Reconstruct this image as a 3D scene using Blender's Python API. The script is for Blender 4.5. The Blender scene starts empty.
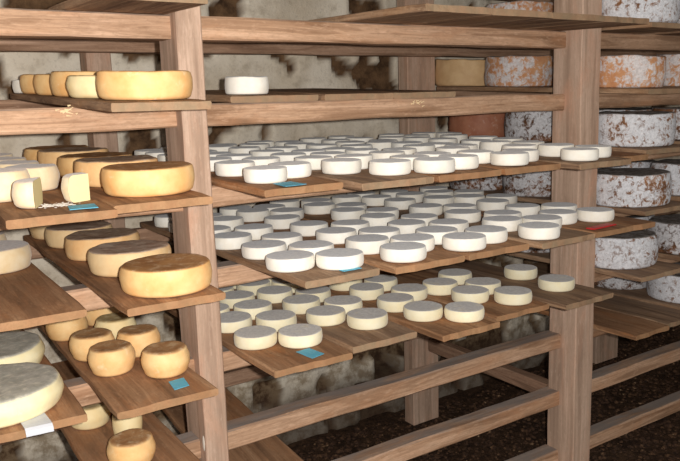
import bpy, bmesh, math, random
from mathutils import Vector, Matrix, noise
C = bpy.context.scene.collection
EYE = 1.76            # camera height above the cellar floor
rnd = random.Random(11)

# ------------------------------------------------------------------ helpers
def tag(o, label=None, cat=None, group=None, kind=None):
    if label: o['label'] = label
    if cat: o['category'] = cat
    if group: o['group'] = group
    if kind: o['kind'] = kind
    return o

def link_mesh(name, bm, mats, parent=None, smooth=False):
    me = bpy.data.meshes.new(name)
    bmesh.ops.recalc_face_normals(bm, faces=bm.faces[:])
    bm.to_mesh(me); bm.free()
    if not isinstance(mats, (list, tuple)): mats = [mats]
    for m in mats: me.materials.append(m)
    if smooth:
        for p in me.polygons: p.use_smooth = True
    o = bpy.data.objects.new(name, me); C.objects.link(o)
    if parent: o.parent = parent
    return o

def empty(name, loc=(0, 0, 0), rz=0):
    o = bpy.data.objects.new(name, None); C.objects.link(o)
    o.location = loc; o.rotation_euler = (0, 0, rz); o.empty_display_size = .05
    return o

def timber(L, a, b, seed, axis='X', ch=.005, wob=.003, seg=.09, ragged=0.0):
    """A sawn timber of length L along `axis`, section a x b, starting at the origin
    (centred across), with chamfered arrises and slightly wavy faces."""
    bm = bmesh.new()
    n = max(3, int(L / seg)); rings = []
    sec = [(-a/2+ch, -b/2), (0, -b/2), (a/2-ch, -b/2), (a/2, -b/2+ch), (a/2, b/2-ch),
           (a/2-ch, b/2), (0, b/2), (-a/2+ch, b/2), (-a/2, b/2-ch), (-a/2, -b/2+ch)]
    for i in range(n+1):
        t = L*i/n; ring = []
        for k, (u, v) in enumerate(sec):
            w = noise.noise_vector(Vector((t*3.1+seed*7.3, u*6, v*6+seed)))*wob
            w2 = noise.noise_vector(Vector((t*14+seed*3.3, k*1.7, seed)))*wob*.5
            tt = t
            if ragged and i in (0, n):
                tt += noise.noise(Vector((u*28, v*15, seed*5.1+i)))*ragged
            p = (tt, u+w.x+w2.x, v+w.y+w2.y)
            if axis == 'X': q = p
            elif axis == 'Y': q = (p[1], p[0], p[2])
            else: q = (p[1], p[2], p[0])
            ring.append(bm.verts.new(q))
        rings.append(ring)
    m = len(sec)
    for i in range(n):
        for k in range(m):
            bm.faces.new((rings[i][k], rings[i][(k+1) % m], rings[i+1][(k+1) % m], rings[i+1][k]))
    bm.faces.new(rings[0]); bm.faces.new(rings[-1])
    return bm

def plank(w, L, t, seed, ch=.004, ragged=.006, nw=9, seg=.07, wob=.0025):
    """A loose shelf board: width w (X, centred), length L (Y from 0), thickness t (top face at z=0),
    with worn arrises, a chipped front end and a faint cup and twist."""
    bm = bmesh.new(); n = int(L/seg)
    us = [-w/2] + [-w/2+ch+(w-2*ch)*i/(nw-1) for i in range(nw)] + [w/2]
    rings = []
    for i in range(n+1):
        y0 = L*i/n; top = []; bot = []
        for k, u in enumerate(us):
            edge = (k in (0, len(us)-1))
            nz = noise.noise(Vector((u*7, y0*4, seed*3.7)))*wob*.35
            ex = noise.noise(Vector((y0*5, seed*9.1, u*3)))*wob*(2.2 if edge else 1)
            y = y0
            if i == 0: y += noise.noise(Vector((u*22, seed*2.3, .5)))*ragged + abs(noise.noise(Vector((u*60, seed, 3))))*ragged*.5
            yb = y
            if i == 0: yb += noise.noise(Vector((u*30, seed*4.3, 7.5)))*ragged*.8
            dt = -ch*(.6+.5*noise.noise(Vector((y0*9, u, seed)))) if edge else 0
            if i == 0: dt -= ch*.5+abs(noise.noise(Vector((u*35, seed*6, 1))))*ch*.8
            top.append(bm.verts.new((u+ex, y, nz*0+dt)))
            bot.append(bm.verts.new((u+ex, yb, -t-nz-(dt if edge else 0)*.8)))
        rings.append((top, bot))
    K = len(us)
    for i in range(n):
        t0, b0 = rings[i]; t1, b1 = rings[i+1]
        for k in range(K-1):
            bm.faces.new((t0[k], t0[k+1], t1[k+1], t1[k])); bm.faces.new((b0[k], b1[k], b1[k+1], b0[k+1]))
        bm.faces.new((t0[0], t1[0], b1[0], b0[0])); bm.faces.new((t0[-1], b0[-1], b1[-1], t1[-1]))
    for (t0, b0) in (rings[0], rings[-1]):
        for k in range(K-1): bm.faces.new((t0[k], b0[k], b0[k+1], t0[k+1]))
    return bm

def wheel_mesh(name, r, h, mat, seed, round_b=.008, round_t=.005, bulge=.003, rough=.0012, dish=.001, seg=44, freq=22, rim=0.0):
    """A cheese: turned profile with bulging flank, rounded arrises and an uneven skin. Base at z=0."""
    prof = [(0, 0)]
    for q in (.35, .7): prof.append(((r-round_b)*q, 0))
    for i in range(5):
        a = -math.pi/2+math.pi/2*i/4
        prof.append((r-round_b+round_b*math.cos(a)-bulge, round_b+round_b*math.sin(a)))
    nb = max(3, int((h-round_b-round_t)/.009))
    for i in range(1, nb):
        s = i/nb; z = round_b+(h-round_b-round_t)*s
        prof.append((r-bulge+bulge*math.sin(math.pi*s)**.8, z))
    for i in range(5):
        a = math.pi/2*i/4
        prof.append((r-round_t+round_t*math.cos(a)-bulge, h-round_t+round_t*math.sin(a)))
    for q in (.9, .72, .5, .25): prof.append(((r-round_t-bulge)*q, h-dish*(1-q*q)+(rim if q == .9 else 0)))
    prof.append((0, h-dish))
    bm = bmesh.new(); rings = []
    for (pr, pz) in prof:
        if pr == 0: rings.append([bm.verts.new((0, 0, pz))]); continue
        ring = []
        for k in range(seg):
            a = 2*math.pi*k/seg; x, y = pr*math.cos(a), pr*math.sin(a)
            d = noise.noise(Vector((x*freq, y*freq, pz*freq+seed*11.3)))*rough*1.4 + noise.noise(Vector((x*freq*3, y*freq*3, pz*freq*3+seed*5)))*rough*.7
            e = 1+(d+noise.noise(Vector((x*5/r*.1, y*5/r*.1, seed*3.1)))*rough*1.5)/r
            zz = pz if pz < .001 else pz+d*.7+noise.noise(Vector((x*6, y*6, seed*8.7)))*rough*1.2
            ring.append(bm.verts.new((x*e, y*e, max(zz, 0))))
        rings.append(ring)
    for a, b in zip(rings[:-1], rings[1:]):
        if len(a) == 1:
            for k in range(seg): bm.faces.new((a[0], b[(k+1) % seg], b[k]))
        elif len(b) == 1:
            for k in range(seg): bm.faces.new((a[k], a[(k+1) % seg], b[0]))
        else:
            for k in range(seg): bm.faces.new((a[k], a[(k+1) % seg], b[(k+1) % seg], b[k]))
    bmesh.ops.recalc_face_normals(bm, faces=bm.faces[:])
    me = bpy.data.meshes.new(name); bm.to_mesh(me); bm.free()
    me.materials.append(mat)
    for p in me.polygons: p.use_smooth = True
    return me

# ------------------------------------------------------------------ materials
class N:
    def __init__(s, name, rough=.75, spec=.25):
        s.m = bpy.data.materials.new(name); s.m.use_nodes = True
        s.t = s.m.node_tree; s.n = s.t.nodes; s.bsdf = s.n['Principled BSDF']
        s.bsdf.inputs['Roughness'].default_value = rough
        s.bsdf.inputs['Specular IOR Level'].default_value = spec
    def new(s, t, **kw):
        x = s.n.new(t)
        for k, v in kw.items(): setattr(x, k, v)
        return x
    def L(s, a, b): s.t.links.new(a, b)
    def coords(s, scale=(1, 1, 1), rot=(0, 0, 0), seedmul=31.0):
        tc = s.new('ShaderNodeTexCoord'); oi = s.new('ShaderNodeObjectInfo')
        mu = s.new('ShaderNodeMath', operation='MULTIPLY'); mu.inputs[1].default_value = seedmul
        s.L(oi.outputs['Random'], mu.inputs[0])
        mp = s.new('ShaderNodeMapping'); mp.inputs['Scale'].default_value = scale; mp.inputs['Rotation'].default_value = rot
        s.L(tc.outputs['Object'], mp.inputs['Vector'])
        ad = s.new('ShaderNodeVectorMath', operation='ADD')
        s.L(mp.outputs[0], ad.inputs[0]); s.L(mu.outputs[0], ad.inputs[1])
        return ad.outputs[0]
    def noise(s, vec, scale, detail=4, rough=.55, dist=0.0):
        x = s.new('ShaderNodeTexNoise'); x.inputs['Scale'].default_value = scale
        x.inputs['Detail'].default_value = detail; x.inputs['Roughness'].default_value = rough
        x.inputs['Distortion'].default_value = dist
        s.L(vec, x.inputs['Vector']); return x.outputs['Fac']
    def ramp(s, fac, stops):
        x = s.new('ShaderNodeValToRGB'); r = x.color_ramp
        while len(r.elements) < len(stops): r.elements.new(.5)
        for e, (p, c) in zip(r.elements, stops):
            e.position = p; e.color = c if len(c) == 4 else (*c, 1)
        s.L(fac, x.inputs[0]); return x.outputs['Color']
    def val(s, fac, a, b):
        x = s.new('ShaderNodeMapRange'); x.inputs[1].default_value = a; x.inputs[2].default_value = b
        s.L(fac, x.inputs[0]); return x.outputs[0]
    def mix(s, fac, a, b, mode='MIX'):
        x = s.new('ShaderNodeMix', data_type='RGBA', blend_type=mode)
        for sock, v in ((x.inputs[0], fac), (x.inputs[6], a), (x.inputs[7], b)):
            if isinstance(v, (int, float)): sock.default_value = v
            elif isinstance(v, tuple): sock.default_value = (*v, 1) if len(v) == 3 else v
            else: s.L(v, sock)
        return x.outputs[2]
    def mul(s, a, b):
        x = s.new('ShaderNodeMath', operation='MULTIPLY')
        for sock, v in zip(x.inputs, (a, b)):
            if isinstance(v, (int, float)): sock.default_value = v
            else: s.L(v, sock)
        return x.outputs[0]
    def up(s, lo, hi):            # 1 on faces that look up in the object's own frame
        g = s.new('ShaderNodeNewGeometry'); sp = s.new('ShaderNodeSeparateXYZ')
        s.L(g.outputs['Normal'], sp.inputs[0]); return s.val(sp.outputs['Z'], lo, hi)
    def bump(s, h, strength=.3, dist=.004):
        b = s.new('ShaderNodeBump'); b.inputs['Strength'].default_value = strength; b.inputs['Distance'].default_value = dist
        s.L(h, b.inputs['Height']); s.L(b.outputs[0], s.bsdf.inputs['Normal'])
    def color(s, c): s.L(c, s.bsdf.inputs['Base Color'])

def srgb(r, g, b):
    f = lambda c: (c/255/12.92 if c/255 <= .04045 else ((c/255+.055)/1.055)**2.4)
    return (f(r), f(g), f(b))

def wood(name, axis, pale, mid, dark, stain=.45, stain_col=(70, 48, 34), top=None, topmix=.6, variation=.25, rings=.5, end=None, blotch=None):
    w = N(name, .82, .18)
    ax = 'XYZ'.index(axis)
    sc = [1, 1, 1]; sc[ax] = .06; v = w.coords(tuple(sc))
    sf = [1, 1, 1]; sf[ax] = .025; vf = w.coords(tuple(sf), seedmul=53)
    vb = w.coords((1, 1, 1), seedmul=17)
    sm = [1, 1, 1]; sm[ax] = .3; vm = w.coords(tuple(sm), seedmul=23)
    big = w.noise(v, 26, 4, .55, .8)
    wav = w.new('ShaderNodeMath', operation='SINE'); w.L(w.mul(big, 46.0), wav.inputs[0])
    wv = w.val(wav.outputs[0], -.2, 1)
    fine = w.noise(vf, 190, 4, .65)
    c = w.ramp(big, [(.34, srgb(*dark)), (.5, srgb(*mid)), (.66, srgb(*pale))])
    c = w.mix(w.mul(wv, rings*.6), c, srgb(*dark), 'MIX')
    c = w.mix(w.mul(w.val(fine, .48, .72), .6), c, srgb(*dark), 'MIX')
    if blotch:
        bl = w.noise(vm, 11, 5, .65, .5)
        c = w.mix(w.mul(w.val(bl, .5, .68), .6), c, srgb(*blotch))
    st = w.noise(vm, 7, 6, .7, .4)
    c = w.mix(w.mul(w.val(st, .52, .68), stain), c, srgb(*stain_col))
    st2 = w.noise(vb, 55, 4, .65)
    c = w.mix(w.mul(w.val(st2, .6, .74), stain), c, srgb(*stain_col))
    st3 = w.noise(vm, 150, 3, .7)
    c = w.mix(w.mul(w.val(st3, .5, .7), .38), c, srgb(*dark))
    st4 = w.noise(vm, 70, 3, .7)
    c = w.mix(w.mul(w.val(st4, .56, .72), .35), c, srgb(*[min(255, q+14) for q in pale]))
    g = w.new('ShaderNodeNewGeometry'); sp = w.new('ShaderNodeSeparateXYZ'); w.L(g.outputs['Normal'], sp.inputs[0])
    if top:
        t = w.noise(vm, 12, 5, .65)
        c = w.mix(w.mul(w.mul(w.val(sp.outputs['Z'], .6, .9), w.val(t, .3, .55)), topmix), c, srgb(*top))
    if end:
        t = w.noise(vb, 30, 4, .6)
        ec = w.mix(w.val(t, .4, .62), srgb(*end), srgb(*mid))
        c = w.mix(w.mul(w.val(sp.outputs['Y'], -.55, -.85), .8), c, ec)
    oi = w.new('ShaderNodeObjectInfo')
    hv = w.new('ShaderNodeHueSaturation'); w.L(c, hv.inputs['Color'])
    x = w.new('ShaderNodeMapRange'); x.inputs[3].default_value = 1-variation; x.inputs[4].default_value = 1+variation*.6
    w.L(oi.outputs['Random'], x.inputs[0]); w.L(x.outputs[0], hv.inputs['Value'])
    w.color(hv.outputs[0])
    w.bump(w.mix(.5, fine, big), .4, .004)
    return w.m

RAIL = wood('rail_wood', 'X', (216, 178, 148), (196, 158, 128), (144, 110, 84), stain=.22, stain_col=(120, 90, 70), top=(140, 134, 130), topmix=.8, variation=.08, blotch=(190, 140, 104))
REAR = wood('rear_rail_wood', 'X', (206, 170, 144), (182, 146, 120), (138, 106, 84), stain=.3, stain_col=(100, 76, 60), variation=.1)
POST = wood('post_wood', 'Z', (210, 180, 158), (194, 164, 142), (166, 138, 118), stain=.15, stain_col=(156, 130, 114), variation=.05, rings=.12, blotch=(206, 158, 130))
BEAM = wood('beam_wood', 'Y', (184, 148, 122), (164, 128, 104), (120, 92, 74), stain=.35, stain_col=(90, 68, 54), variation=.12)
BOARD = wood('board_wood', 'Y', (196, 156, 120), (166, 124, 90), (104, 74, 52), stain=.5, stain_col=(88, 64, 48), top=(160, 122, 92), topmix=.5, variation=.14, end=(160, 124, 90), blotch=(186, 118, 66))
OLDBOARD = wood('old_board_wood', 'Y', (192, 160, 130), (162, 130, 102), (108, 82, 64), stain=.5, stain_col=(80, 62, 52), top=(150, 126, 106), topmix=.5, variation=.12, end=(150, 128, 102), blotch=(150, 112, 78))

def white_cheese(name, side, side2, top, top2):
    w = N(name, .7, .2); v = w.coords((1, 1, 1))
    a = w.noise(v, 22, 4, .6); b = w.noise(v, 90, 4, .65); d = w.noise(v, 9, 3, .5)
    s = w.mix(w.val(a, .35, .7), srgb(*side), srgb(*side2))
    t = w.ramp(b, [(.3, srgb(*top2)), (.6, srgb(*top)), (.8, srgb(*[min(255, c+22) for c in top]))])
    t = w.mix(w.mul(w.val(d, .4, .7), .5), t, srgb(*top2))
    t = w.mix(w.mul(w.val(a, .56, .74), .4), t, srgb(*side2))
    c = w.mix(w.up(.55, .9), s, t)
    oi = w.new('ShaderNodeObjectInfo'); hv = w.new('ShaderNodeHueSaturation'); w.L(c, hv.inputs['Color'])
    x = w.new('ShaderNodeMapRange'); x.inputs[3].default_value = .9; x.inputs[4].default_value = 1.03
    w.L(oi.outputs['Random'], x.inputs[0]); w.L(x.outputs[0], hv.inputs['Value']); w.color(hv.outputs[0])
    w.bsdf.inputs['Sheen Weight'].default_value = .26      # downy mould
    w.bsdf.inputs['Sheen Roughness'].default_value = .45
    w.bump(w.mix(.5, a, b), .25, .003)
    return w.m

def rind_cheese(name, side, side2, spot, top, top2, band=(.55, .9), spotamt=.5, topvar=.5):
    w = N(name, .6, .3); v = w.coords((1, 1, 1))
    a = w.noise(v, 14, 4, .6); b = w.noise(v, 45, 4, .65); d = w.noise(v, 24, 5, .7, .4)
    s = w.mix(w.val(a, .35, .68), srgb(*side), srgb(*side2))
    s = w.mix(w.mul(w.val(d, .6, .76), spotamt), s, srgb(*spot))
    t = w.mix(w.val(d, .4, .62), srgb(*top), srgb(*top2))
    t = w.mix(w.mul(w.val(b, .5, .75), topvar), t, srgb(*spot))
    w.color(w.mix(w.up(*band), s, t))
    w.bump(w.mix(.5, a, b), .3, .004)
    return w.m

def mould_cheese(name, rind, rind2, mould, amount, dots):
    w = N(name, .9, .1); v = w.coords((1, 1, 1))
    a = w.noise(v, 5, 4, .55); b = w.noise(v, 36, 6, .75, .5); e = w.noise(v, 90, 4, .7)
    c = w.mix(w.val(w.noise(v, 16, 4, .6), .35, .65), srgb(*rind), srgb(*rind2))
    patch = w.val(w.mix(.45, b, a), amount+.03, amount-.03)
    m = w.mix(w.val(e, .35, .65), srgb(*mould), srgb(*[max(0, x-34) for x in mould]))
    side = w.mix(patch, c, m)
    side = w.mix(w.mul(w.val(b, .52, .6), dots), side, srgb(*rind2))
    top = w.mix(w.mul(w.val(b, .42, .6), .8), srgb(112, 104, 98), srgb(168, 164, 162))
    w.color(w.mix(w.up(.6, .92), side, top))
    w.bump(w.mix(.5, b, e), .7, .008)
    return w.m

def plain(name, col, rough=.6, var=.0):
    w = N(name, rough, .3); v = w.coords((1, 1, 1))
    a = w.noise(v, 60, 3, .6)
    w.color(w.mix(w.mul(a, var), srgb(*col), srgb(*[int(c*.55) for c in col]))); w.bump(a, .1, .001)
    return w.m

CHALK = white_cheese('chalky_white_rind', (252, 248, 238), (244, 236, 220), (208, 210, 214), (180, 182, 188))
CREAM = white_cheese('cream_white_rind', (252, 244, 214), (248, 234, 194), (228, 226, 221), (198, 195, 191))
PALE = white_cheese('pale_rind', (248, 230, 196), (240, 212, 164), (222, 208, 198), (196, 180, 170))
GOLD = rind_cheese('golden_rind', (246, 206, 146), (234, 178, 112), (250, 232, 202), (190, 142, 92), (166, 118, 74))
GOLDGREY = rind_cheese('golden_rind_grey_top', (246, 206, 150), (234, 184, 126), (244, 228, 196), (158, 128, 104), (192, 170, 150))
DUSTY = rind_cheese('dusty_golden_rind', (240, 210, 162), (230, 190, 136), (246, 234, 212), (174, 144, 124), (200, 180, 162))
TOMME = rind_cheese('small_tall_rind', (248, 210, 152), (236, 184, 120), (248, 232, 194), (168, 122, 80), (190, 148, 104))
TOMMEPALE = rind_cheese('small_pale_rind', (246, 228, 180), (240, 212, 156), (248, 236, 200), (180, 152, 104), (200, 178, 132))
FRESH = rind_cheese('fresh_cream_rind', (250, 240, 200), (246, 230, 176), (252, 246, 224), (172, 170, 158), (200, 196, 184), topvar=.55)
PASTE = plain('cut_paste', (244, 232, 178), .5, .12)
MOULD = mould_cheese('white_mould_rind', (182, 130, 88), (120, 84, 60), (236, 236, 240), .54, .65)
MOULDORANGE = mould_cheese('orange_mould_rind', (216, 164, 120), (198, 138, 98), (238, 230, 228), .49, .3)
MOULDDARK = mould_cheese('dark_mould_rind', (150, 100, 66), (86, 62, 46), (222, 220, 222), .515, .7)
RUSSET = rind_cheese('russet_rind', (176, 120, 92), (156, 96, 72), (206, 176, 160), (110, 84, 70), (130, 104, 88), spotamt=.7)
OCHRE = rind_cheese('ochre_rind', (222, 188, 142), (206, 168, 122), (214, 196, 160), (120, 96, 78), (140, 118, 96))
BLUE = plain('blue_card', (96, 184, 214), .6, .2)
RED = plain('red_plastic', (204, 40, 44), .45, .1)
PAPER = plain('grey_paper', (206, 208, 214), .7, .1)
CRUMB = plain('crumb', (238, 232, 224), .7, .2)

# ------------------------------------------------------------------ levels (top of front rails)
RT = {k: EYE+v for k, v in dict(top=.274, cross=.026, S1=-.215, S2=-.465, S3=-.735, S4=-.994, S5=-1.254, S6=-1.53).items()}
T = .022
TILT = {'S1': .025}
RAIL_Y, RAIL_D, RAIL_H = 2.0, .074, .066
BACK_Y = 2.90
def btop(level, y=2.0):
    return RT[level]+T+TILT.get(level, 0)*(y-2.0)

TILT.update(top=.042, cross=.05, S1=.025, S5=.095)

# ------------------------------------------------------------------ the room
def wall_mask(x, z):
    p = Vector((x*1.0, 3.3, z))
    a = noise.noise(p*6.8+Vector((3.1, 0, 1.7)))
    b = noise.noise(p*2.1+Vector((2.7, 0, 8.2)))*.35
    c = noise.noise(p*13+Vector((1.3, 0, 9.1)))*.35
    return a+b+c
bm = bmesh.new(); st = .022
x0, x1, z0, z1 = -1.6, 6.0, -.1, 2.75
nx = int((x1-x0)/st); nz = int((z1-z0)/st)
WALL_Y = 3.2
gridv = []; stone = []
for j in range(nz+1):
    row = []
    for i in range(nx+1):
        x = x0+(x1-x0)*i/nx; z = z0+(z1-z0)*j/nz
        m = wall_mask(x, z); k = min(1, max(0, (m-(.19 if z > 1.2 else .12))/.08))
        d = noise.noise(Vector((x*3, 1, z*3)))*.022+noise.noise(Vector((x*9, 5, z*9)))*.010+noise.noise(Vector((x*30, 9, z*30)))*.004
        niche = min(1, max(0, min(x-2.27, 2.50-x, z-.20, .42-z)/.02))     # a small dark hole in the masonry
        k = max(k, niche)
        row.append(bm.verts.new((x, WALL_Y+d+k*.035+niche*.22, z))); stone.append(k)
    gridv.append(row)
for j in range(nz):
    for i in range(nx):
        bm.faces.new((gridv[j][i], gridv[j][i+1], gridv[j+1][i+1], gridv[j+1][i]))
w = N('lime_plaster_over_rubble', .95, .1)
v = w.coords((1, 1, 1), seedmul=0)
at = w.new('ShaderNodeAttribute', attribute_name='bare_stone')
p1 = w.noise(v, 3.5, 5, .6); p2 = w.noise(v, 14, 5, .65); p3 = w.noise(v, 60, 4, .7)
c = w.mix(w.val(p1, .35, .65), srgb(244, 234, 216), srgb(218, 204, 182))
c = w.mix(w.mul(w.val(p2, .52, .74), .5), c, srgb(168, 154, 132))
c = w.mix(w.mul(w.val(p3, .55, .8), .35), c, srgb(110, 100, 84))
sc = w.mix(w.val(p2, .35, .65), srgb(70, 52, 38), srgb(124, 96, 70))
c = w.mix(at.outputs['Fac'], c, sc)
# grey-brown damp and mould on the foot of the wall
tc = w.new('ShaderNodeTexCoord'); sp = w.new('ShaderNodeSeparateXYZ'); w.L(tc.outputs['Object'], sp.inputs[0])
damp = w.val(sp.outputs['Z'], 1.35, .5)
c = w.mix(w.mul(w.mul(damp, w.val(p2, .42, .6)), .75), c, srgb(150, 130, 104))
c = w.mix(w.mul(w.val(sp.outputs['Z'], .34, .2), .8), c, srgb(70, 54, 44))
w.color(c); w.bump(w.mix(.5, p2, p3), .6, .012)
wall = link_mesh('wall_back', bm, w.m, smooth=True); tag(wall, kind='structure')
wall['label'] = 'rough lime-plastered rubble wall behind the racks'
a_ = wall.data.attributes.new('bare_stone', 'FLOAT', 'POINT'); a_.data.foreach_set('value', stone)

bm = bmesh.new()
nx, ny = 90, 60; fx0, fx1, fy0, fy1 = -1.6, 6.0, -.9, 3.35; g = []
for j in range(ny+1):
    r_ = []
    for i in range(nx+1):
        x = fx0+(fx1-fx0)*i/nx; y = fy0+(fy1-fy0)*j/ny
        r_.append(bm.verts.new((x, y, noise.noise(Vector((x*2.5, y*2.5, 0)))*.02-.012)))
    g.append(r_)
for j in range(ny):
    for i in range(nx): bm.faces.new((g[j][i], g[j][i+1], g[j+1][i+1], g[j+1][i]))
w = N('cellar_earth', .95, .1); v = w.coords((1, 1, 1), seedmul=0)
a = w.noise(v, 30, 6, .7); b = w.noise(v, 5, 4, .6); e = w.noise(v, 90, 3, .7)
c = w.mix(w.val(a, .35, .7), srgb(58, 44, 36), srgb(108, 82, 62))
c = w.mix(w.mul(w.val(b, .4, .65), .5), c, srgb(40, 30, 26))
c = w.mix(w.mul(w.val(e, .6, .8), .5), c, srgb(140, 108, 80))
w.color(c); w.bump(w.mix(.5, a, e), 1, .02)
floor = link_mesh('floor', bm, w.m, smooth=True); tag(floor, kind='structure')
floor['label'] = 'dark earth floor of the cellar'

cm = N('unseen_limewash', .95, .1); v = cm.coords((1, 1, 1), seedmul=0)  # for the unseen ceiling and end wall, added to hold back ambient light
a = cm.noise(v, 4, 5, .6); cm.color(cm.mix(cm.val(a, .35, .65), srgb(176, 166, 148), srgb(128, 116, 100))); cm.bump(a, .6, .02)
bm = bmesh.new(); g = []
for j in range(25):
    r_ = []
    for i in range(41):
        x = -1.6+7.6*i/40; y = .3+3.1*j/24
        r_.append(bm.verts.new((x, y, 2.62+noise.noise(Vector((x*2, y*2, 3)))*.03)))
    g.append(r_)
for j in range(24):
    for i in range(40): bm.faces.new((g[j][i], g[j+1][i], g[j+1][i+1], g[j][i+1]))
o = link_mesh('ceiling', bm, cm.m, smooth=True); tag(o, kind='structure'); o['label'] = 'unseen cellar ceiling added above the racks to block ambient light'
bm = bmesh.new(); g = []  # unseen end wall, added to darken the right end of the rack
for j in range(25):
    r_ = []
    for i in range(31):
        y = -.8+4.1*i/30; z = -.1+2.8*j/24
        r_.append(bm.verts.new((5.6+noise.noise(Vector((y*2, z*2, 9)))*.03, y, z)))
    g.append(r_)
for j in range(24):
    for i in range(30): bm.faces.new((g[j][i], g[j][i+1], g[j+1][i+1], g[j+1][i]))
o = link_mesh('wall_right', bm, cm.m, smooth=True); tag(o, kind='structure'); o['label'] = 'unseen end wall added to block ambient light at the right'

# loose gravel on the earth: uncountable
tb = bmesh.new(); bmesh.ops.create_icosphere(tb, subdivisions=1, radius=1)
tv = [v.co.copy() for v in tb.verts]; tf = [[v.index for v in f.verts] for f in tb.faces]; tb.free()
def pebbles(name, mat, items):
    vs_ = []; fs_ = []
    for (x, y, z, rx, ry, rz_, a) in items:
        o0 = len(vs_); ca, sa = math.cos(a), math.sin(a)
        for p in tv:
            u, v_ = p.x*rx, p.y*ry
            vs_.append((x+u*ca-v_*sa, y+u*sa+v_*ca, z+p.z*rz_))
        fs_ += [[o0+i for i in f] for f in tf]
    me = bpy.data.meshes.new(name); me.from_pydata(vs_, [], fs_); me.materials.append(mat)
    o = bpy.data.objects.new(name, me); C.objects.link(o); return o
rg = random.Random(5); items = []
for k in range(9000):
    x = rg.uniform(.6, 5.2); y = rg.uniform(1.7, 3.14)
    r = rg.choice((.005, .007, .009, .011, .014))*rg.uniform(.7, 1.3)
    items.append((x, y, noise.noise(Vector((x*2.5, y*2.5, 0)))*.02-.012+r*.2, r*rg.uniform(.8, 1.6), r, r*rg.uniform(.4, .8), rg.uniform(0, 6.28)))
w = N('gravel', .9, .2); v = w.coords((1, 1, 1), seedmul=0)
a = w.noise(v, 45, 2, .5)
w.color(w.ramp(a, [(.3, srgb(50, 37, 30)), (.52, srgb(78, 57, 44)), (.66, srgb(108, 80, 58)), (.76, srgb(172, 146, 116))]))
o = pebbles('gravel', w.m, items)
tag(o, 'dark brown gravel and grit scattered over the cellar floor', 'gravel', kind='stuff')

# ------------------------------------------------------------------ the rack: one nailed frame
rack = empty('cheese_rack', (0, 0, 0))
tag(rack, 'long wooden cheese ageing rack of posts and rails nailed together', 'rack')
def post(x0, x1, y0, y1, ztop, seed, mat=POST):
    o = link_mesh('post', timber(ztop, x1-x0, y1-y0, seed, 'Z', ch=.004, wob=.003, seg=.08), mat, rack)
    o.location = ((x0+x1)/2, (y0+y1)/2, 0); return o
FRONT = [(-.92, -.84, 1.955, 2.10), (.742, .818, 1.955, 2.105), (2.395, 2.512, 1.92, 2.065), (4.15, 4.26, 1.93, 2.09)]
BACK = [(-.92, -.83, 2.965, 3.06), (.75, .845, 2.965, 3.07), (2.35, 2.535, 2.97, 3.05), (3.92, 4.15, 2.97, 3.07)]
for i, p in enumerate(FRONT): post(*p, EYE+.60, 3+i)
for i, p in enumerate(BACK): post(*p, EYE+.60, 13+i)
spans = [(-.84, .742), (.818, 2.395), (2.512, 4.15)]
levels = ['top', 'cross', 'S1', 'S2', 'S3', 'S4', 'S5', 'S6']
sd = 40
for lv in levels:
    for k, (a, b) in enumerate(spans):
        sd += 1
        o = link_mesh('rail', timber(b-a, RAIL_D, RAIL_H, sd, 'X', ch=.005, wob=.004), RAIL, rack)
        o.location = (a, RAIL_Y+RAIL_D/2, RT[lv]-RAIL_H/2)
    sd += 1
    hb = .066
    if lv == 'S6': continue
    o = link_mesh('rail', timber(6.2, .06, hb, sd, 'X', ch=.005, wob=.004, seg=.12), REAR, rack)
    o.location = (-1.2, BACK_Y+.03, RT[lv]+TILT.get(lv, 0)*(BACK_Y+.03-RAIL_Y-RAIL_D/2)-hb/2)
o = link_mesh('rail', timber(6.2, .06, .10, 77, 'X', ch=.005, wob=.004, seg=.12), REAR, rack)
o.location = (-1.2, BACK_Y+.03, EYE+.60)
for x in (.78, 2.455):
    for lv in ('S5',):
        sd += 1
        o = link_mesh('cross_beam', timber(BACK_Y-.005-(RAIL_Y+RAIL_D+.005), .06, .068, sd, 'Y', wob=.003), BEAM, rack)
        o.location = (x-.025, RAIL_Y+RAIL_D+.005, RT[lv]-.03)

parts_ = [c for c in rack.children]
pl_ = [c for c in parts_ if c.name.startswith('post')][1]
bm = bmesh.new(); bmesh.ops.create_uvsphere(bm, u_segments=16, v_segments=8, radius=1, matrix=Matrix.Diagonal((.004, .009, .026, 1)))
o = link_mesh('wooden_peg', bm, plain('pale_peg', (226, 214, 200), .7, .1), pl_, smooth=True); o['label'] = 'pale oval wooden peg'
o.location = (-.036, -.058, .762)
chipm = plain('fresh_splinter', (242, 214, 170), .8, .2)
rl_ = [c for c in parts_ if c.name.startswith('rail')]
r_cross_left = min((c for c in rl_ if abs(c.location.z-(RT['cross']-RAIL_H/2)) < .01 and abs(c.location.y-2.037) < .01), key=lambda c: c.location.x)
r_cross_mid = sorted((c for c in rl_ if abs(c.location.z-(RT['cross']-RAIL_H/2)) < .01 and abs(c.location.y-2.037) < .01), key=lambda c: c.location.x)[1]
rs_ = random.Random(21)
def splinters(parent, x, z, n, spread):
    bm = bmesh.new()
    for k in range(n):
        px, pz = x+rs_.gauss(0, spread), z+rs_.gauss(0, .008); L_ = rs_.uniform(.006, .02)
        bmesh.ops.create_cone(bm, cap_ends=True, segments=5, radius1=.003, radius2=.0008, depth=L_,
            matrix=Matrix.Translation((px, -RAIL_D/2-.0015, pz)) @ Matrix.Rotation(rs_.uniform(-.6, .6), 4, 'Y') @ Matrix.Rotation(1.4, 4, 'Y') @ Matrix.Diagonal((1, .6, 1, 1)))
    o = link_mesh('splinter', bm, chipm, parent); o['label'] = 'pale torn splinters of fresh wood'
splinters(r_cross_left, .445+.84, .024, 12, .022); splinters(r_cross_mid, 1.62-.818, .012, 9, .016)

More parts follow.
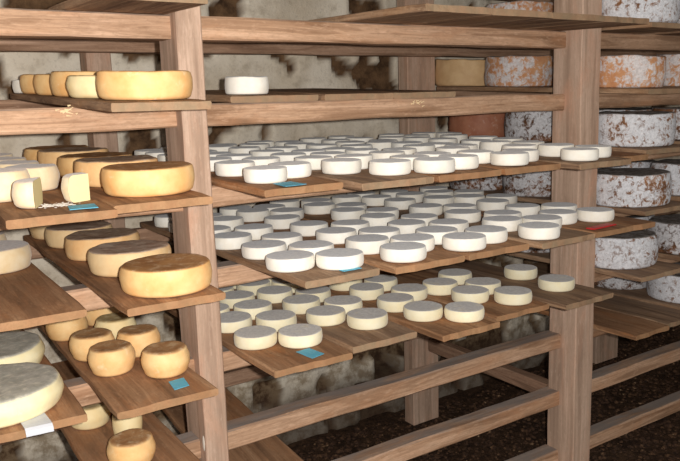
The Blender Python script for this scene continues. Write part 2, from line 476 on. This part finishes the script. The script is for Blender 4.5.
# ------------------------------------------------------------------ loose shelf boards
mesh_no = [0]
def board(lv, xa, xb, yf, label, yb=2.985, mat=BOARD, skew=0.0, group=None, t=T, ragged=.006):
    mesh_no[0] += 1
    yb = min(yb, 2.955)
    o = link_mesh('shelf_board', plank(xb-xa, yb-yf, t, mesh_no[0]*1.37, ragged=ragged), mat)
    o.rotation_mode = 'ZYX'
    tl = TILT.get(lv, 0)
    o.location = ((xa+xb)/2, yf, RT[lv]+t+.0015+tl*(yf-RAIL_Y-RAIL_D/2)); o.rotation_euler = (math.atan(tl), 0, skew)
    tag(o, label, 'board', group)
    return o
def surf(lv, y, t=T):
    return RT[lv]+t+.0015+TILT.get(lv, 0)*(y-RAIL_Y-RAIL_D/2)

def put(o, lv, x, y, rz=None, dz=.001):
    o.rotation_mode = 'ZYX'
    o.location = (x, y, surf(lv, y)+dz)
    o.rotation_euler = (math.atan(TILT.get(lv, 0)), 0, rnd.uniform(0, 6.28) if rz is None else rz)
    return o
def cheese(mesh, lv, x, y, label, group=None, name='cheese', cat='cheese', rz=None):
    o = bpy.data.objects.new(name, mesh); C.objects.link(o)
    put(o, lv, x, y, rz); return tag(o, label, cat, group)

ORD = ['front', 'second', 'third', 'fourth', 'fifth', 'sixth', 'seventh', 'eighth', 'ninth', 'tenth', 'eleventh', 'twelfth']
BN = ['first', 'second', 'third', 'fourth', 'fifth', 'sixth']
SHELF = {'S1': ('upper', 'chalk-white'), 'S2': ('middle', 'white'), 'S3': ('lower', 'cream-coloured')}
BOARDS={'S1': [(0.838, 1.085, 1.665), (1.1, 1.36, 1.6), (1.375, 1.63, 1.6), (1.645, 1.9, 1.6), (1.925, 2.2, 1.54), (2.21, 2.385, 1.6)], 'S2': [(0.905, 1.15, 1.588), (1.18, 1.44, 1.56), (1.455, 1.71, 1.56), (1.74, 2.0, 1.53), (2.015, 2.35, 1.54)], 'S3': [(0.86, 1.12, 1.7), (1.14, 1.395, 1.735), (1.425, 1.675, 1.645), (1.7, 1.965, 1.69), (1.99, 2.255, 1.64)]}
POS={'S1': [[(0.915, 1.803), (1.028, 1.864), (0.924, 2.021), (1.044, 2.082), (0.931, 2.207), (1.042, 2.28), (0.899, 2.34), (1.024, 2.41), (0.901, 2.47), (1.026, 2.54), (0.899, 2.6), (1.026, 2.67), (0.899, 2.73), (1.025, 2.8)], [(1.287, 1.719), (1.196, 1.843), (1.302, 1.932), (1.198, 2.012), (1.318, 2.114), (1.201, 2.185), (1.318, 2.243), (1.191, 2.324), (1.319, 2.448), (1.212, 2.556), (1.159, 2.68), (1.319, 2.682), (1.229, 2.8)], [(1.416, 1.668), (1.541, 1.699), (1.425, 1.796), (1.548, 1.834), (1.47, 1.98), (1.579, 2.05), (1.471, 2.13), (1.455, 2.258), (1.589, 2.334), (1.49, 2.435), (1.463, 2.561), (1.51, 2.736), (1.416, 2.824)], [(1.734, 1.668), (1.847, 1.728), (1.701, 1.791), (1.749, 1.956), (1.858, 2.034), (1.735, 2.13), (1.858, 2.165), (1.789, 2.274), (1.751, 2.397), (1.839, 2.5), (1.686, 2.527), (1.702, 2.66), (1.837, 2.675), (1.686, 2.828), (1.859, 2.857)], [(2.01, 1.612), (2.132, 1.654), (2.076, 1.77), (1.987, 1.863), (2.158, 1.979), (2.047, 2.043), (2.084, 2.191), (2.058, 2.365), (2.024, 2.5), (1.982, 2.63), (2.159, 2.667), (2.097, 2.782)], [(2.252, 2.177), (2.252, 2.323), (2.252, 2.512), (2.325, 2.63), (2.273, 2.75)]], 'S2': [[(1.072, 1.678), (0.952, 1.749), (1.076, 1.84), (0.973, 1.952), (1.084, 2.04), (0.961, 2.166), (1.096, 2.27), (0.966, 2.34), (1.098, 2.517), (0.967, 2.58), (1.081, 2.67), (0.972, 2.76)], [(1.264, 1.633), (1.371, 1.723), (1.254, 1.799), (1.373, 1.898), (1.272, 2.006), (1.393, 2.103), (1.279, 2.197), (1.281, 2.401), (1.393, 2.569), (1.277, 2.646), (1.393, 2.724), (1.264, 2.785)], [(1.503, 1.633), (1.636, 1.675), (1.513, 1.772), (1.651, 1.871), (1.536, 1.961), (1.663, 2.048), (1.558, 2.161), (1.663, 2.279), (1.57, 2.383), (1.663, 2.498), (1.58, 2.62), (1.644, 2.75), (1.518, 2.82)], [(1.806, 1.603), (1.942, 1.713), (1.827, 1.792), (1.942, 1.901), (1.856, 2.024), (1.953, 2.146), (1.865, 2.254), (1.905, 2.476), (1.902, 2.646), (1.806, 2.75), (1.936, 2.82)], [(2.214, 1.7), (2.075, 1.755), (2.218, 1.871), (2.113, 1.962), (2.149, 2.158), (2.293, 2.252), (2.189, 2.346), (2.062, 2.403), (2.303, 2.47), (2.215, 2.578), (2.067, 2.606), (2.286, 2.7), (2.082, 2.75)]], 'S3': [[(1.041, 1.871), (0.923, 1.943), (1.059, 2.061), (0.935, 2.147), (1.059, 2.236), (0.921, 2.29), (1.074, 2.405), (0.924, 2.43), (1.057, 2.55), (0.921, 2.58), (1.054, 2.69), (0.927, 2.75), (1.054, 2.83)], [(1.306, 1.888), (1.22, 2.009), (1.34, 2.084), (1.227, 2.186), (1.332, 2.28), (1.219, 2.376), (1.332, 2.47), (1.205, 2.53), (1.33, 2.61), (1.203, 2.67), (1.329, 2.75), (1.207, 2.82)], [(1.604, 1.745), (1.504, 1.84), (1.499, 1.987), (1.624, 2.064), (1.511, 2.182), (1.629, 2.252), (1.527, 2.353), (1.615, 2.47), (1.489, 2.54), (1.615, 2.61), (1.492, 2.68), (1.614, 2.75), (1.491, 2.82)], [(1.88, 1.787), (1.773, 1.896), (1.898, 1.959), (1.77, 2.058), (1.919, 2.14)], [(2.141, 1.812), (2.175, 2.027)]]}

kinds = {}
for lv, rr, mat in (('S1', .0635, CHALK), ('S2', .069, CHALK), ('S3', .068, CREAM)):
    kinds[lv] = [wheel_mesh('small_cheese', rr*f, h, mat, sd+q*3.3, round_b=.007, round_t=.004, bulge=.0015, rough=.0011, dish=.0012)
                 for q, (f, h) in enumerate(((1, .040), (.985, .039), (.995, .0415), (.975, .040), (1.0, .038)))]
    sd += 1
for lv in ('S1', 'S2', 'S3'):
    shelf, col = SHELF[lv]
    for k, (xa, xb, yf) in enumerate(BOARDS[lv]):
        board(lv, xa, xb, yf, '%s board right of the left post on the %s small-cheese shelf' % (BN[k] + ' wooden', shelf),
              mat=BOARD if (k+len(shelf)) % 3 else OLDBOARD, group='boards under the small white cheeses', ragged=.007)
        xm = (xa+xb)/2; rows = {'left': [], 'right': [], 'middle': []}
        for (x, y) in POS[lv][k]:
            side = 'middle' if (xb-xa < .2) else ('left' if x < xm else 'right')
            rows[side].append((x, y))
        for side, L in rows.items():
            for n, (x, y) in enumerate(sorted(L, key=lambda q: q[1])):
                where = '%s in the %s row' % (ORD[n] if n == 0 else ORD[n]+' from front', side)
                cheese(rnd.choice(kinds[lv]), lv, x, y,
                       'small %s cheese, %s, %s board, %s shelf' % (col, where, BN[k], shelf), 'small white cheeses on the %s shelf' % shelf)

# ------------------------------------------------------------------ left bay
# shelf at eye level
board('cross', .455, .70, 1.64, 'wooden board at eye level carrying a row of golden cheeses beside left post', mat=OLDBOARD)
gold_big = [wheel_mesh('large_golden_cheese', .116*f, h, GOLD, 60+q, round_b=.014, round_t=.008, bulge=.0035, rough=.0016, dish=.002) for q, (f, h) in enumerate(((1, .068), (.99, .066), (1.0, .072)))]
gold_grey = [wheel_mesh('large_grey_topped_cheese', .116*f, h, m, 70+q, round_b=.014, round_t=.008, bulge=.0035, rough=.0022, dish=.002) for q, (f, h, m) in enumerate(((1, .070, GOLDGREY), (1.0, .068, DUSTY), (.98, .066, DUSTY)))]
pale_big = [wheel_mesh('pale_cheese', r, h, PALE, 80+q, round_b=.012, round_t=.008, bulge=.004, rough=.0016, dish=.002) for q, (r, h) in enumerate(((.078, .072), (.068, .066), (.11, .07)))]
gA = 'golden cheeses on the eye-level board'
cheese(gold_big[0], 'cross', .588, 1.79, 'large golden cheese at the front of the eye-level board', gA)
cheese(wheel_mesh('pale_golden_cheese', .098, .060, TOMMEPALE, 91, round_b=.016, round_t=.010, bulge=.005, rough=.0015), 'cross', .548, 2.015, 'lower pale yellow cheese second on the eye-level board', gA)
cheese(gold_big[2], 'cross', .574, 2.245, 'tall golden cheese third from the front on the eye-level board', gA)
cheese(gold_big[1], 'cross', .572, 2.485, 'golden cheese fourth from the front on the eye-level board', gA)
cheese(gold_big[1], 'cross', .572, 2.722, 'golden cheese fifth from the front on the eye-level board', gA)
cheese(wheel_mesh('white_cheese', .06, .048, CHALK, 93), 'cross', .515, 2.885, 'small white cheese at the far end of the eye-level board', gA)

# shelf below: pale cheeses and cut pieces on one board, golden wheels on the other
board('S1', .212, .438, 1.60, 'brown board with cut cheese pieces and a blue card on its front', skew=0)
board('S1', .448, .688, 1.65, 'brown board under a receding row of large golden wheels', mat=BOARD)
gB = 'large golden wheels behind each other by the left post'
for n, (m, x, y) in enumerate(((gold_big[0], .586, 1.815), (gold_grey[0], .578, 2.065), (gold_big[1], .585, 2.315), (gold_grey[0], .575, 2.56), (gold_big[1], .57, 2.80))):
    cheese(m, 'S1', x, y, ['large golden brown-topped wheel at board front beside the left post', 'grey-topped golden wheel just behind the front one beside the post',
                           'golden wheel third back in the row beside the left post', 'golden wheel fourth back in the row beside the left post',
                           'golden wheel farthest back in the row beside the left post'][n], gB)
gC = 'pale cheeses behind the cut pieces'
for n, (m, x, y) in enumerate(((pale_big[0], .245, 1.93), (pale_big[1], .352, 2.075), (pale_big[1], .215, 2.14), (pale_big[1], .335, 2.235), (pale_big[1], .205, 2.31), (pale_big[1], .33, 2.40), (pale_big[1], .20, 2.52), (pale_big[1], .325, 2.60), (pale_big[1], .21, 2.74))):
    cheese(m, 'S1', x, y, ['pale cheese directly behind the left cut piece', 'pale cheese directly behind the right cut piece'][n] if n < 2 else
           'pale cheese, %s behind the cut pieces, in the %s row' % (ORD[n//2], 'left' if x < .27 else 'right'), gC)
def cut_cheese(r, h, a0, a1, mat, seed):
    """A sector a0..a1 of a small cheese: rind mesh (flank, top, base) and the two cut faces as a separate paste mesh."""
    rb = .014; prof = [(0, 0), (r*.55, 0)]
    for i in range(5):
        a = -math.pi/2+math.pi/2*i/4; prof.append((r-rb+rb*math.cos(a)-.003, rb+rb*math.sin(a)))
    for i in range(1, 5): prof.append((r-.003+.003*math.sin(math.pi*i/5), rb+(h-2*rb)*i/5))
    for i in range(5):
        a = math.pi/2*i/4; prof.append((r-rb+rb*math.cos(a)-.003, h-rb+rb*math.sin(a)))
    prof += [(r*.55, h), (0, h)]
    K = 26; bm = bmesh.new(); rings = []
    for k in range(K+1):
        a = a0+(a1-a0)*k/K
        ring = []
        for (pr, pz) in prof:
            x, y = pr*math.cos(a), pr*math.sin(a)
            d = noise.noise(Vector((x*30, y*30, pz*30+seed)))*.0012
            ring.append(bm.verts.new((x*(1+d/r), y*(1+d/r), max(0, pz+d*.5 if pz > .001 else pz))))
        rings.append(ring)
    for k in range(K):
        for i in range(len(prof)-1):
            f = [rings[k][i], rings[k+1][i], rings[k+1][i+1], rings[k][i+1]]
            bm.faces.new(f)
    bmesh.ops.remove_doubles(bm, verts=bm.verts[:], dist=.00001)
    bm2 = bmesh.new()
    for a in (a0, a1):
        n = Vector((-math.sin(a), math.cos(a), 0))*(.0004 if a == a1 else -.0004)
        cols = []
        q = [bm2.verts.new((pr*math.cos(a)+n.x, pr*math.sin(a)+n.y, pz)) for (pr, pz) in prof]
        bm2.faces.new(q)
    return bm, bm2
def piece(x, y, r, h, a0, a1, label, seed):
    e = empty('cheese_piece'); put(e, 'S1', x, y, 0)
    b1, b2 = cut_cheese(r, h, a0, a1, PALE, seed)
    link_mesh('rind', b1, PALE, e, smooth=True)
    p = link_mesh('cut_face', b2, PASTE, e); p['label'] = 'smooth pale yellow cut face'
    tag(e, label, 'cheese', 'cut cheese pieces')
R = math.radians
piece(.305, 1.745, .055, .062, R(70), R(250), 'cut piece of pale cheese, left of two, its cut face turned right', 2.1)
piece(.424, 1.765, .062, .064, R(98), R(208), 'cut piece of pale cheese, right of two, showing a broad yellow face', 5.3)
# crumbs between the pieces
rg = random.Random(8); items = []
for k in range(110):
    x = rg.gauss(.342, .018); y = rg.gauss(1.735, .016); r = rg.uniform(.0012, .003)
    items.append((x, y, surf('S1', y)+r*.3, r*2, r, r*.4, rg.uniform(0, 6.28)))
tag(pebbles('cheese_crumbs', CRUMB, items), 'white crumbs scattered between the two cut cheese pieces', 'crumbs', kind='stuff')

def card(lv, pts, label, mat=BLUE, name='label_card', cat='card', dz=.0022, th=.0012):
    """thin card laid on a board; pts are its four corners in plan"""
    bm = bmesh.new(); n = 6; top = []; bot = []
    P = [Vector(p) for p in pts]; cx = sum((p for p in P), Vector((0, 0)))/4
    for j in range(n+1):
        for i in range(n+1):
            u, v = i/n, j/n
            q = (P[0]*(1-u)+P[1]*u)*(1-v)+(P[3]*(1-u)+P[2]*u)*v
            z = dz+.0012*abs(noise.noise(Vector((q.x*30, q.y*30, 1))))
            zz = surf(lv, q.y)-surf(lv, cx.y)+z
            top.append(bm.verts.new((q.x-cx.x, q.y-cx.y, zz+th))); bot.append(bm.verts.new((q.x-cx.x, q.y-cx.y, zz)))
    W = n+1
    for j in range(n):
        for i in range(n):
            a = j*W+i
            bm.faces.new((top[a], top[a+1], top[a+W+1], top[a+W])); bm.faces.new((bot[a], bot[a+W], bot[a+W+1], bot[a+1]))
    edge = [i for i in range(n)]+[j*W+n for j in range(n)]+[n*W+i for i in range(n, 0, -1)]+[j*W for j in range(n, 0, -1)]
    for a, b in zip(edge, edge[1:]+edge[:1]): bm.faces.new((top[a], bot[a], bot[b], top[b]))
    o = link_mesh(name, bm, mat); o.location = (cx.x, cx.y, surf(lv, cx.y))
    return tag(o, label, cat, 'blue cards on the boards' if mat == BLUE else None)
card('S1', ((.345, 1.625), (.405, 1.618), (.412, 1.68), (.355, 1.688)), 'blue card lying in front of the right cut cheese piece')
card('S3', ((.585, 1.735), (.628, 1.742), (.636, 1.805), (.592, 1.80)), 'blue card on the board corner beside the small tall cheeses')
card('S3', ((.99, 1.715), (1.04, 1.73), (1.03, 1.80), (.982, 1.795)), 'blue card on the lower shelf in front of two cream cheeses')
card('S2', ((1.035, 1.60), (1.095, 1.602), (1.095, 1.69), (1.035, 1.685)), 'blue card tucked under a white cheese at middle shelf front')
card('S1', ((.895, 1.652), (.965, 1.662), (.96, 1.74), (.90, 1.73)), 'pale blue card under the front white cheese on the upper shelf')
card('S2', ((2.03, 1.562), (2.165, 1.572), (2.16, 1.605), (2.03, 1.594)), 'red plastic strip on the board end beside the right post', RED, 'plastic_strip', 'strip', dz=.002, th=.004)

# next shelf
board('S2', .105, .375, 1.70, 'bare-fronted brown board at left edge with one pale dusty wheel', mat=BOARD)
board('S2', .45, .70, 1.63, 'brown board under grey-topped wheels below the golden row', mat=BOARD)
cheese(pale_big[2], 'S2', .262, 2.335, 'large pale dusty wheel cut off by the left edge')
cheese(pale_big[2], 'S2', .235, 2.62, 'pale wheel hidden behind the dusty wheel at left edge')
gD = 'grey-topped wheels under the golden row'
for n, (m, x, y) in enumerate(((gold_big[0], .594, 1.755), (gold_grey[1], .588, 2.045), (gold_grey[0], .585, 2.325), (gold_grey[2], .578, 2.60), (gold_grey[2], .57, 2.838))):
    cheese(m, 'S2', x, y, ['large golden wheel with golden-brown top at front of the lower board', 'dusty pale wheel with grey top, second on the lower board',
                           'golden wheel with dark grey top, third on the lower board', 'dusty wheel fourth back on the lower board', 'dusty wheel farthest back on the lower board'][n], gD)

# shelf with the small tall cheeses and the big fresh wheels
board('S3', .045, .365, 1.735, 'board at left edge under big fresh cream wheels', mat=BOARD)
board('S3', .425, .685, 1.69, 'worn brown board with small tall golden cheeses and a blue card', mat=BOARD, ragged=.008)
fresh = [wheel_mesh('fresh_wheel', .158, h, FRESH, 100+q, round_b=.016, round_t=.012, bulge=.006, rough=.0022, dish=.003, seg=56) for q, h in enumerate((.066, .066))]
gE = 'big fresh wheels at the left edge'
cheese(fresh[0], 'S3', .188, 1.905, 'big fresh cream wheel in front at left edge, grey cloth-marked top', gE)
cheese(fresh[1], 'S3', .206, 2.245, 'big fresh cream wheel second from the front at left edge', gE)
cheese(fresh[0], 'S3', .205, 2.60, 'big fresh wheel third from the front at left edge', gE)
tall = [wheel_mesh('small_tall_cheese', .0665*f, h, m, 110+q, round_b=.016, round_t=.012, bulge=.006, rough=.0016, dish=.002) for q, (f, h, m) in enumerate(((1, .074, TOMME), (.98, .076, TOMME), (1.0, .072, TOMMEPALE), (.99, .074, TOMME)))]
gF = 'small tall golden cheeses'
for m, x, y, lb in ((tall[0], .614, 1.88, 'small tall golden cheese beside the blue card'), (tall[1], .496, 1.988, 'small tall brown-topped cheese, left of the one by the card'),
                    (tall[3], .483, 2.15, 'small tall cheese at the left, behind the brown-topped one'), (tall[1], .607, 2.095, 'small tall cheese behind the one by the card'),
                    (tall[2], .593, 2.285, 'small paler cheese in the middle, under the front-row wheel'), (tall[3], .465, 2.40, 'small tall cheese half hidden under the upper board edge'),
                    (tall[3], .60, 2.50, 'small tall cheese fourth in the right row'), (tall[0], .47, 2.62, 'small tall cheese fourth in the left row')):
    cheese(m, 'S3', x, y, lb, gF)
# grey paper under the front fresh wheel, hanging over the board edge
bm = bmesh.new(); prev = None
path = [(1.80, .0022), (1.77, .0022), (1.745, .0022), (1.728, .0015), (1.721, -.004), (1.7185, -.010), (1.7185, -.016)]
rows_ = []
for (y, z) in path:
    s = (1.80-y)/.08
    rows_.append([bm.verts.new((.216+.004*s+(.060)*i/4, y-.012*i/4*(.4), surf('S3', y)+z+(.0004 if i % 2 else 0))) for i in range(5)])
for a, b in zip(rows_[:-1], rows_[1:]):
    for i in range(4): bm.faces.new((a[i], a[i+1], b[i+1], b[i]))
o = link_mesh('paper_note', bm, PAPER)
sm = o.modifiers.new('thickness', 'SOLIDIFY'); sm.thickness = .0009; sm.offset = 0
tag(o, 'grey paper note under the big front cream wheel, over board edge', 'paper')

# bottom shelf of the left bay
board('S4', .40, .675, 1.70, 'lowest brown board at bottom left beside the left post', mat=BOARD)
gG = 'small cheeses on the lowest left board'
cheese(tall[0], 'S4', .514, 1.935, 'small tall cheese at the bottom edge, nearest on the lowest board', gG)
cheese(tall[2], 'S4', .482, 2.27, 'small pale cheese on lowest board under the worn board edge', gG)
cheese(wheel_mesh('block_cheese', .045, .062, TOMMEPALE, 131, round_b=.006, round_t=.005, bulge=.002), 'S4', .563, 2.135, 'narrow pale yellow cheese between two others on the lowest board', gG)
board('S5', .862, 1.15, 1.95, 'board on the low rail right of the left post', mat=BOARD)

# ------------------------------------------------------------------ above the small cheeses
board('cross', .905, 1.21, 1.985, 'short board with striped end grain under the lone white cheese', mat=OLDBOARD, ragged=.002)
board('cross', 1.225, 1.50, 1.975, 'dark board end right of the lone white cheese', mat=OLDBOARD, ragged=.003)
board('cross', 1.51, 1.79, 1.985, 'grey board end on the eye-level rail before the rear post', mat=OLDBOARD, ragged=.003)
cheese(wheel_mesh('lone_white_cheese', .069, .054, CHALK, 141, round_b=.007, round_t=.006, bulge=.002), 'cross', 1.008, 2.085, 'lone white cheese on the eye-level boards right of left post')
board('top', .46, .735, 1.70, 'overhead board in the left bay seen from below', mat=OLDBOARD)
for k, (a, b) in enumerate(((1.33, 1.59), (1.60, 1.86), (1.87, 2.13), (2.14, 2.385))):
    board('top', a, b, 1.60+.008*k, '%s of four overhead boards sticking out before the right post' % ['leftmost', 'second from left', 'third from left', 'rightmost'][k],
          mat=OLDBOARD, group='overhead boards', skew=.0)

# ------------------------------------------------------------------ right bay: big mould-ripened wheels
big = {}
for nm, mat in (('white', MOULD), ('orange', MOULDORANGE), ('dark', MOULDDARK), ('russet', RUSSET), ('ochre', OCHRE)):
    big[nm] = [wheel_mesh('big_wheel', .168*f, h, mat, 150+len(big)*7+q, round_b=.012, round_t=.010, bulge=.004, rough=.004, dish=.003, seg=64, freq=16) for q, (f, h) in enumerate(((1, .134), (.985, .142)))]
SH = {'top': 'overhead shelf', 'cross': 'eye-level shelf', 'S1': 'shelf just below eye level', 'S2': 'middle shelf', 'S3': 'low shelf', 'S4': 'lowest shelf'}
plan = {'top': (['white', 'orange', 'dark'], ['dark', 'orange', 'dark']),
        'cross': (['orange', 'orange', 'ochre'], ['orange', 'orange', 'dark']),
        'S1': (['white', 'dark', 'russet'], ['dark', 'white', 'russet']),
        'S2': (['white', 'dark', 'dark'], ['white', 'white', 'dark']),
        'S3': (['white', 'dark', 'dark'], ['dark', 'white', 'dark'])}
XS = dict(top=2.682, cross=2.672, S1=2.702, S2=2.684, S3=2.69)
YS = dict(top=(1.895, 2.53, 2.90), cross=(1.92, 2.53, 2.90), S1=(1.90, 2.39, 2.79), S2=(1.895, 2.40, 2.78), S3=(1.955, 2.42, 2.80))
words = {'white': 'white-moulded', 'orange': 'orange-and-white', 'dark': 'dark mottled', 'russet': 'smooth russet', 'ochre': 'smooth ochre'}
for lv, (c1, c2) in plan.items():
    board(lv, 2.53, 2.85, 1.71, 'board right of the right post on the %s' % SH[lv], mat=OLDBOARD)
    board(lv, 2.99, 3.32, 1.73, 'board at the right edge on the %s' % SH[lv], mat=OLDBOARD)
    for n, k in enumerate(c1):
        w_ = cheese(big[k][n % 2], lv, XS[lv] if n == 0 else 2.69, YS[lv][n], 'big %s wheel, %s, beside right post on %s' % (words[k], ['at the front', 'second back', 'third back'][n], SH[lv]), 'big wheels beside the right post')
        if n == 0 and lv == 'cross': w_.scale = (.9, .9, .95)
    for n, k in enumerate(c2):
        cheese(big[k][(n+1) % 2], lv, 3.155, 1.92+.356*n, 'big %s wheel, %s, at right edge on %s' % (words[k], ['at the front', 'second back', 'third back'][n], SH[lv]), 'big wheels at the right edge')
board('S4', 2.555, 2.79, 1.75, 'empty brown board on the lowest shelf right of the right post', mat=BOARD)
board('S4', 2.80, 3.03, 1.765, 'second empty board on the lowest shelf right of right post', mat=OLDBOARD)
board('S4', 3.07, 3.42, 1.74, 'board at right edge on the lowest shelf under a mouldy wheel', mat=OLDBOARD)
cheese(big['white'][0], 'S4', 3.262, 1.975, 'big white-moulded wheel lowest at the right edge', 'big wheels at the right edge')
cheese(big['dark'][0], 'S4', 3.262, 2.34, 'big dark mottled wheel second back, lowest at the right edge', 'big wheels at the right edge')

# ------------------------------------------------------------------ camera and light
yaw, pitch, roll = .570424, .168886, -.034409
fw = Vector((math.sin(yaw)*math.cos(pitch), math.cos(yaw)*math.cos(pitch), -math.sin(pitch)))
r0 = Vector((math.cos(yaw), -math.sin(yaw), 0)); u0 = r0.cross(fw)
rv = math.cos(roll)*r0+math.sin(roll)*u0; uv = -math.sin(roll)*r0+math.cos(roll)*u0
cam = bpy.data.cameras.new('camera'); co = bpy.data.objects.new('camera', cam); C.objects.link(co)
co.matrix_world = Matrix(((rv.x, uv.x, -fw.x, 0), (rv.y, uv.y, -fw.y, 0), (rv.z, uv.z, -fw.z, EYE), (0, 0, 0, 1)))
cam.sensor_width = 36; cam.lens = 718.6/680*36; cam.clip_start = .05
bpy.context.scene.camera = co
# the camera's own flash, a little right of the lens
fl = bpy.data.lights.new('flash', 'POINT'); fl.energy = 212; fl.shadow_soft_size = .012; fl.color = (1, .97, .93)
fo = bpy.data.objects.new('flash', fl); C.objects.link(fo); fo.location = Vector((0, 0, EYE))+rv*.055+uv*.02
# dim even ambient fill, added to lift what the flash leaves dark
wd = bpy.data.worlds.new('ambient_fill'); bpy.context.scene.world = wd; wd.use_nodes = True
wd.node_tree.nodes['Background'].inputs[0].default_value = (1, .97, .93, 1)
wd.node_tree.nodes['Background'].inputs[1].default_value = .36
vs = bpy.context.scene.view_settings
vs.view_transform = 'Standard'; vs.look = 'None'; vs.gamma = 1; vs.exposure = 0; vs.use_curve_mapping = False
